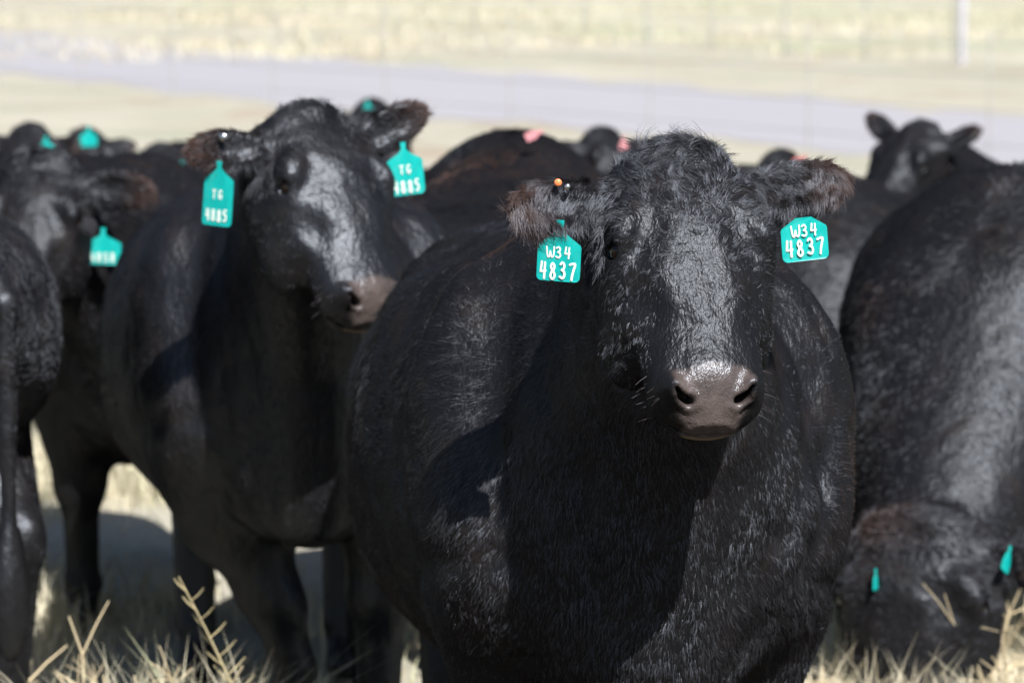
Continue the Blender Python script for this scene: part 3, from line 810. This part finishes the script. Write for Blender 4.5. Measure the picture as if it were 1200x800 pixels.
# ------------------------------------------------------------------ grass and dry stems
g = NG('dry_grass'); gi = g.attr('tone')
g.link(g.ramp(gi, [(0, (.36, .31, .21)), (.35, (.50, .45, .33)), (.7, (.64, .60, .47)), (1, (.42, .43, .28))]), g.b.inputs['Base Color'])
g.b.inputs['Roughness'].default_value = .7; g.b.inputs['Specular IOR Level'].default_value = .3
M_GRASS = g.m
def grass(name, N, x0, x1, y0, y1, h, wd, seed, lean=.6, clump=3.0):
    rs = np.random.RandomState(seed)
    X = rs.uniform(x0, x1, N * 3); Y = rs.uniform(y0, y1, N * 3)
    P = np.stack([X, Y, 0 * X], 1).astype(f32)
    keep = rs.rand(N * 3) < np.clip(.35 + .5 * noz(P, clump, seed) + .3 * noz(P, clump * 4, seed + 1), .03, 1)
    P = P[keep][:N]; n = len(P)
    hh = h * (.35 + rs.rand(n) ** 1.5) * (1 + .5 * noz(P, clump, seed)); az = rs.rand(n) * 6.283
    d = np.stack([np.cos(az), np.sin(az), 0 * az], 1); s = np.stack([-np.sin(az + rs.normal(size=n)), np.cos(az), 0 * az], 1)
    ln = lean * (.3 + rs.rand(n) * 1.4)
    pts = []
    for k, t in enumerate((0, .4, .75, 1)):
        c = P + d * (hh * ln * t * t)[:, None]; c[:, 2] = -.01 + hh * (t - .35 * ln * t * t)
        ww = wd * (1 - .75 * t) * (.6 + .8 * rs.rand(n)) if k else wd * np.ones(n)
        if k == 3: pts += [c]
        else: pts += [c - s * ww[:, None] / 2, c + s * ww[:, None] / 2]
    V = np.stack(pts, 1).reshape(-1, 3)
    b = np.arange(n)[:, None] * 7
    quads = np.concatenate([b + np.array([[0, 1, 3, 2]]), b + np.array([[2, 3, 5, 4]])]); tri = b + np.array([[4, 5, 6]])
    me = bpy.data.meshes.new(name); me.vertices.add(len(V)); me.vertices.foreach_set('co', V.astype(f32).ravel())
    li = np.concatenate([quads.ravel(), tri.ravel()]).astype(np.int32); me.loops.add(len(li)); me.loops.foreach_set('vertex_index', li)
    ls = np.concatenate([np.arange(len(quads)) * 4, len(quads) * 4 + np.arange(len(tri)) * 3]).astype(np.int32)
    me.polygons.add(len(ls)); me.polygons.foreach_set('loop_start', ls); me.update(calc_edges=True)
    tone = np.repeat(np.clip(rs.normal(.5, .2, n) + .2 * noz(P, 2, seed + 5), 0, 1), 7).astype(f32)
    me.attributes.new('tone', 'FLOAT', 'POINT').data.foreach_set('value', tone)
    me.materials.append(M_GRASS); o = bpy.data.objects.new(name, me); COL.objects.link(o)
    return tagobj(o, kind='stuff')
tagobj(grass('dry_grass', 60000, -3.2, 3.2, 9.4, 16, .17, .006, 21), 'straw coloured dry grass under the herd')
tagobj(grass('dry_grass', 30000, -5.5, 5.5, 16, 30, .07, .010, 22, clump=1.2), 'pale dry grass between the herd and the road')
tagobj(grass('dry_grass', 9000, -16, 14, 60, 112, .18, .03, 23, clump=.5), 'sparse tall dry tufts along the far fence')

tagobj(grass('dry_grass', 3800, -1.25, -.50, 8.1, 8.6, .42, .0042, 41, .75, 2), 'fine sunlit straw at the bottom left edge')
tagobj(grass('dry_grass', 4500, .60, 1.6, 8.75, 9.15, .25, .0042, 42, .75, 2), 'fine sunlit straw at the bottom right edge')
M_STALK = simple('dry_stalk', (.56, .47, .31), .75).m
M_STALK2 = simple('dry_seed_stem', (.50, .43, .25), .7).m
def weed(label, loc, h, n, seed, kind='bush', rad=.006, spread=.5, lean=(0, 0), group='dry stalks standing in the pasture'):
    n = int(n * 1.15) if kind == 'bush' else n
    rr = random.Random(seed); m = MB()
    if kind == 'seed':
        top = Vector((lean[0], lean[1], h)); P = [Vector((0, 0, 0)).lerp(top, t) + Vector((.02 * math.sin(t * 3), 0, 0)) for t in (0, .2, .4, .6, .8, 1)]
        m.tube(P, [rad, rad * .9, rad * .8, rad * .65, rad * .5, rad * .3], 7)
        for i in range(n):
            t = .45 + .53 * i / n; p = Vector((0, 0, 0)).lerp(top, t) + Vector((.02 * math.sin(t * 3), 0, 0))
            sd_ = 1 if i % 2 else -1; L = .05 * (1.25 - t) + .018
            dirv = Vector((sd_ * .8, rr.uniform(-.5, .5), .7)).normalized()
            m.tube([p, p + dirv * L * .6, p + dirv * L + Vector((0, 0, .004))], [rad * .45, rad * .5, rad * .22], 5)
    else:
        for i in range(n):
            az = rr.uniform(0, 6.28); sp = rr.uniform(.1, 1) * spread; hh = h * rr.uniform(.45, 1)
            p = Vector((rr.uniform(-.04, .04), rr.uniform(-.04, .04), -.01)); d = Vector((math.cos(az) * sp + lean[0], math.sin(az) * sp * .6 + lean[1], 1)).normalized()
            P = [p.copy()]; L = hh / 5
            for k in range(5):
                d = (d + Vector((rr.uniform(-.35, .35), rr.uniform(-.25, .25), rr.uniform(-.2, .12)))).normalized(); p = p + d * L; P.append(p.copy())
            r0 = .72 * rad * rr.uniform(.6, 1.3)
            m.tube(P, [r0, r0 * .95, r0 * .85, r0 * .75, r0 * .6, r0 * .4], 6)
            for q in range(rr.randint(3, 7)):
                a = rr.randint(1, 4); sgn = rr.choice((-1, 1))
                dd = Vector((sgn * rr.uniform(.3, 1), rr.uniform(-.6, .6), rr.uniform(-.2, 1))).normalized() * rr.uniform(.02, .13)
                m.tube([P[a], P[a] + dd * .5 + Vector((0, 0, .005)), P[a] + dd], [r0 * .6, r0 * .5, r0 * .3], 5)
    o = m.build('dry_weed', M_STALK2 if kind == 'seed' else M_STALK, None, True); o.location = loc
    return tagobj(o, label, 'dry weed', group)
def gnd(px, d): return Vector(((px - 600) * d / F_PX, d, 0))
weed('slender seed stem leaning left in front of the turned cow’s legs', gnd(332, 8.3), .545, 15, 5, 'seed', .0030, lean=(-.222, 0))
weed('knobbly pale stalk leaning right beside the slender seed stem', gnd(160, 8.5), .46, 5, 12, 'bush', .0055, .25, (.45, 0))
weed('thick pale stalks in front of the grey foreleg near the left edge', gnd(82, 8.45), .47, 7, 3, 'bush', .006, .35, (.05, 0))
weed('tangle of bent pale stalks at the bottom left corner', gnd(6, 9.0), .34, 9, 8, 'bush', .006, .9, (.3, 0))
weed('curled pale stalks between the grey foreleg and the seed stem', gnd(122, 8.6), .44, 9, 14, 'bush', .0045, .7)
weed('short forked stalk to the right of the seed stem', gnd(275, 8.4), .40, 5, 17, 'bush', .0045, .6)
weed('pair of upright stalks just right of the front cow’s chest', gnd(948, 9.4), .30, 4, 19, 'bush', .005, .25)
weed('bent forked stalks in front of the grazing cow’s muzzle', gnd(1050, 9.4), .30, 6, 25, 'bush', .0045, .6, (.1, 0))
weed('dense tangle of dry stalks beside the grazing cow, at the right edge', gnd(1172, 9.7), .44, 13, 31, 'bush', .0045, .8)
weed('tall pale stalks at the bottom right corner', gnd(1196, 9.3), .42, 6, 37, 'bush', .005, .45)
# ------------------------------------------------------------------ the herd
FUR = globals().get('FUR', 1); FN = globals().get('FN', 1)
def mkprm(pos, pitch, yaw=0, roll=0, fine=.01, coarse=.02, ears=None, **k):
    H, M = head_pose(pos, pitch, yaw, roll)
    hs = k.get('hs', 1); M = M * hs
    d = dict(H=H, M=M, N=M / hs ** 2, fine=fine, coarse=coarse, ears=ears or ears_of())
    d.update(k); d['hs'] = hs; return d
n_ = lambda n: int(n * FUR)
L4837s = [('W34', -.038, .018, .046), ('4837', -.0635, .0245, .066)]
L4837 = [('W34', -.045, .017, .042), ('4837', -.0725, .025, .060)]
L4885 = [('TG', -.046, .016, .026), ('4885', -.074, .024, .058)]

# the cow in front
prmA = mkprm((.555, .003, 1.46), 48, 5, 0, .0042 * FN, .012, ears_of(.36, -.02, .182, .050, ln_r=.158), ul=.80, deep=.14, hairmat=M_HAIR)
A, dA = build_cow('black cow in front staring at the camera, tagged W34 4837 in both ears', (.19, 6.75, 0), 5.5, prmA, hair=n_(470000), rad=.00033, scale=(1, .97, 1))

# the cow behind its shoulder with the head turned
prmB = mkprm((.56, -.02, 1.475), 50, 26, -4, .0065 * FN, .014, ears_of(.35, .10, .18, .05, .65, -.1), wide=1.05, splay={-1: .13}, deep=.15)
B, dB = build_cow('black cow with head turned aside and teal tags, left of the front cow', (-.46, 8.85, 0), 6.5, prmB, hair=n_(160000), rad=.0005, scale=.97, seed=2, length=.85, mat=M_SLEEK)

# grazing cow on the right
prmG = mkprm((.80, .03, .52), 70, 4, 0, .009 * FN, .02, ears_of(-.25, -.25, .12, .045), fz=1.1, fold=0, hs=1.2, nt=1.35, lump=.016, deep=.1, redpoll=.35, faceg=.15)
G, dG = build_cow('black cow grazing with its head down in the dry stems, right of the front cow', (1.24, 10.1, 0), -25, prmG, hair=n_(170000), rad=.0009, scale=(.95, 1.14, .875), seed=3, length=.9)

# face at the left edge
prmF = mkprm((.62, -.26, 1.37), 55, -14, 0, .009 * FN, .02, ears_of(.0, -.05, .19, .055), hs=1.08, deep=.35)
Fc, dF = build_cow('black cow facing out at left, its tagged ear wide, half hidden by a rump', (-1.0, 10.9, 0), 5, prmF, hair=n_(100000), rad=.0009, scale=.90, seed=4)

# rump cut by the left edge
prmL = mkprm((.62, .0, 1.50), 45, 0, 0, .02, .02, tail=0)
Lc, dL = build_cow('black cow cut off by the left edge, only its rump in view', (-2.12, 9.73, 0), -140, prmL, hair=n_(80000), rad=.0007, scale=1.0, seed=5, length=.65, mat=M_SLEEK)

# back between the two named cows
K, _ = build_cow('broad black back between the turned head and the front cow, small pink tag on top', (.0, 11.15, 0), 172, prmG, hair=n_(100000), rad=.0009, data=dG, scale=(.95, .95, .90), seed=6)
# peeking heads
prmH = mkprm((.58, .0, 1.50), 42, 0, 0, .011 * FN, .024, ears_of(.1, .1, .16, .05))
seedcow, dH = None, None
def far(label, px, poll_y, d, heading, prm=prmH, top=1.56, hair=22000, sc=None, seed=7, xoff=None):
    s = F_PX / d; z = CAM_H - (poll_y + 75) / s; sc = sc or z / top
    hx, hy = prm['H'][0] * sc, prm['H'][1] * sc
    a = R(-90 + heading)
    ox = math.cos(a) * hx - math.sin(a) * hy; oy = math.sin(a) * hx + math.cos(a) * hy
    global dH
    o, dH = build_cow(label, ((px - 600) / s - ox, d - oy, 0), heading, prm, hair=n_(hair), rad=.0015, data=dH, scale=sc, seed=seed, length=1.2, mat=M_HIDE)
    return o
H1 = far('distant black cow head at far left with an oval teal tag', 36, 150, 14, -25, seed=8)
H2 = far('distant black cow with a pale teal tag, just behind the blue-black back at left', 100, 155, 15.2, 20, seed=9)
I1 = far('small dark head peeking out left of the turned cow’s ear', 188, 172, 15.6, 10, seed=10)
J1 = far('distant black cow head with a round teal tag behind the turned cow’s raised ear', 436, 122, 15.5, 35, seed=11)
N1 = far('dark head just showing behind the front cow’s topknot, pink tag beside it', 705, 155, 14, 30, seed=12)
O1 = far('dark head with a red tag, nearly hidden behind the front cow’s ear', 915, 182, 13, 30, seed=13)
prmM = mkprm((.60, -.05, 1.42), 42, -42, -6, .009 * FN, .022, ears_of(1.5, .62, .19, .048, ln_r=.27), hs=1.15)
dM = None
s_ = F_PX / 14
M1, dM = build_cow('distant black cow with both ears pricked, at upper right', (1.52, 14.6, 0), -8, prmM, hair=n_(30000), rad=.0015, scale=.80, seed=14)
Q1, _ = build_cow('dark shoulder and back filling the gap between the front cow’s tag and the grazing cow', (.93, 11.9, 0), -12, prmG, hair=n_(60000), rad=.0011, data=dG, scale=(.93, 1.0, .79), seed=16)
P1, _ = build_cow('low black back at the right edge, behind the grazing cow', (1.95, 14.0, 0), -12, prmG, hair=n_(22000), rad=.0015, data=dG, scale=.80, seed=15)

# ------------------------------------------------------------------ ear tags
def hang(o, px, py, ax, ay, lift=.004, d0=None):
    """top of a tag seen at px, py, pinned at the depth of the ear seen at ax, ay"""
    p = hit(o, ax, ay, lift, d0); return world_at(px, py, p.y)
tA1 = ear_tag(A, hang(A, 657, 260, 652, 240, .020), yaw=-14, roll=3, w=.067, h=.088, lines=L4837)
tA2 = ear_tag(A, hang(A, 941, 240, 945, 222, .030), yaw=14, roll=-5, stem=False, w=.074, h=.084, lines=L4837s)
stud('tag_button', A, hit(A, 654, 213, .02), M_BUTTON, .006); stud('tag_clip', A, hit(A, 665, 218, .018), M_METAL, .005)
tB1 = ear_tag(B, hang(B, 257, 190, 250, 170, .02), yaw=-25, roll=4, w=.066, h=.125, lines=[('TG', -.063, .018, .028), ('4885', -.105, .023, .052)])
tB2 = ear_tag(B, hang(B, 472, 168, 478, 155, .03, 8.3), yaw=22, roll=-6, w=.080, h=.104, lines=[('TG', -.052, .018, .030), ('4885', -.087, .024, .062)])
stud('tag_button', B, hit(B, 262, 160, .02), M_METAL, .009)
tF = ear_tag(Fc, hang(Fc, 120, 268, 119, 250, .13, 10.1), yaw=5, roll=2, w=.092, h=.088, lines=[('4858', -.070, .022, .068)])
stud('tag_button', Fc, world_at(119, 281, tF.matrix_world.translation.y - .01), M_METAL, .008)
def far_tag(o, px, py, d, mat, w, h, yaw=0, roll=0, label=None):
    return ear_tag(o, hit(o, px, py, .03, d), yaw=yaw, roll=roll, w=w, h=h, mat=mat)
far_tag(H1, 54, 160, 13.8, M_TAG, .06, .085)
far_tag(H2, 104, 148, 14.9, M_TAG, .07, .07, 30)
far_tag(I1, 213, 190, 15.4, M_TAG, .05, .06, 20)
far_tag(J1, 431, 118, 15.3, M_TAG, .06, .075)
far_tag(N1, 731, 160, 13.8, M_PINK, .03, .04)
far_tag(O1, 944, 183, 12.8, M_RED, .028, .04, 0, 60)
ear_tag(K, world_at(634, 153, hit(K, 620, 172, .08).y), yaw=0, roll=65, w=.024, h=.044, mat=M_PINK)
far_tag(G, 1031, 672, 9.2, M_TAG, .03, .045, 65)
far_tag(G, 1190, 645, 9.2, M_TAG, .04, .06, 60, 30)

# whiskers, chin hairs and lashes of the two named cows
def face_hairs(cow, prm, seed, rad=.0004):
    rr = random.Random(seed); H, M = prm['H'], prm['M']; ul = prm.get('ul', .86)
    def P(q): return H + M @ np.array((q[0] * ul, q[1], q[2]), f32)
    out = []
    for i in range(90):
        s = rr.choice((-1, 1)); 
        if i < 55: u, v, w_ = rr.uniform(.40, .47), s * rr.uniform(.066, .078), rr.uniform(-.06, .01); d = np.array((rr.uniform(-.2, .5), s * 1.0, rr.uniform(-.7, .1)))
        else: u, v, w_ = rr.uniform(.40, .475), rr.uniform(-.04, .04), -.085; d = np.array((rr.uniform(-.1, .7), rr.uniform(-.4, .4), -1.0))
        d /= np.linalg.norm(d); L = rr.uniform(.012, .038); p = np.array((u, v, w_)); pts = []
        for k in range(6): t = k / 5; pts.append(P(p + d * L * t + np.array((.25, 0, -.15)) * L * t * t))
        out.append(pts)
    strands(cow, 'whiskers', out, rad * .8, M_HAIR, .4)
    out = []
    for s in (1, -1):
        for i in range(46):
            t = i / 45; p = np.array((.152 + .006 * math.sin(t * 3.1), s * (.1285 - .010 * t) * prm.get('wide', 1), .026 + .030 * t))
            d = np.array((.55 + rr.uniform(-.1, .1), s * .9, .35)); d /= np.linalg.norm(d); L = rr.uniform(.012, .020)
            out.append([P(p + d * L * q / 4 + np.array((-.2, 0, 0)) * L * (q / 4) ** 2) for q in range(5)])
    strands(cow, 'eyelashes', out, rad * 1.1, M_HAIR, 0.0)
face_hairs(A, prmA, 3); face_hairs(B, prmB, 4)
# loose curls standing up from the poll
def curls(cow, prm, data, n, seed, L0=.04, rad=.00045):
    rr = random.Random(seed); H, M = prm['H'], prm['M']; V = data[1]; out = []
    q = (V - H) @ prm['N'] / np.array((prm.get('ul', .86), 1, 1), f32)
    idx = np.where((q[:, 0] < -.035) & (q[:, 0] > -.10) & (np.abs(q[:, 1]) < .075) & (q[:, 2] > .0))[0]
    for i in range(n):
        g0 = (V[rr.choice(list(idx))] - H) @ prm['N']
        a0 = rr.uniform(-1, 1); L = L0 * rr.uniform(.5, 1.2); cv = rr.choice((-1, 1)) * rr.uniform(.3, 1.3)
        for j in range(rr.randint(6, 14)):
            p = np.array(g0) + np.array([rr.uniform(-.004, .004) for _ in range(3)]) + np.array((.004, 0, -.003)); pts = []; ang = a0 + rr.uniform(-.2, .2)
            Lj = L * rr.uniform(.7, 1.1)
            for k in range(9):
                pts.append(H + M @ p.astype(f32)); ang += cv * .2
                p = p + np.array((-math.cos(ang) * .75, math.sin(ang), .35 + .1 * math.sin(k + a0))) * Lj / 8
            out.append(pts)
    strands(cow, 'topknot', out, rad, M_HAIR, .05)
curls(A, prmA, dA, 38, 5); curls(B, prmB, dB, 40, 6, .028, .0005)
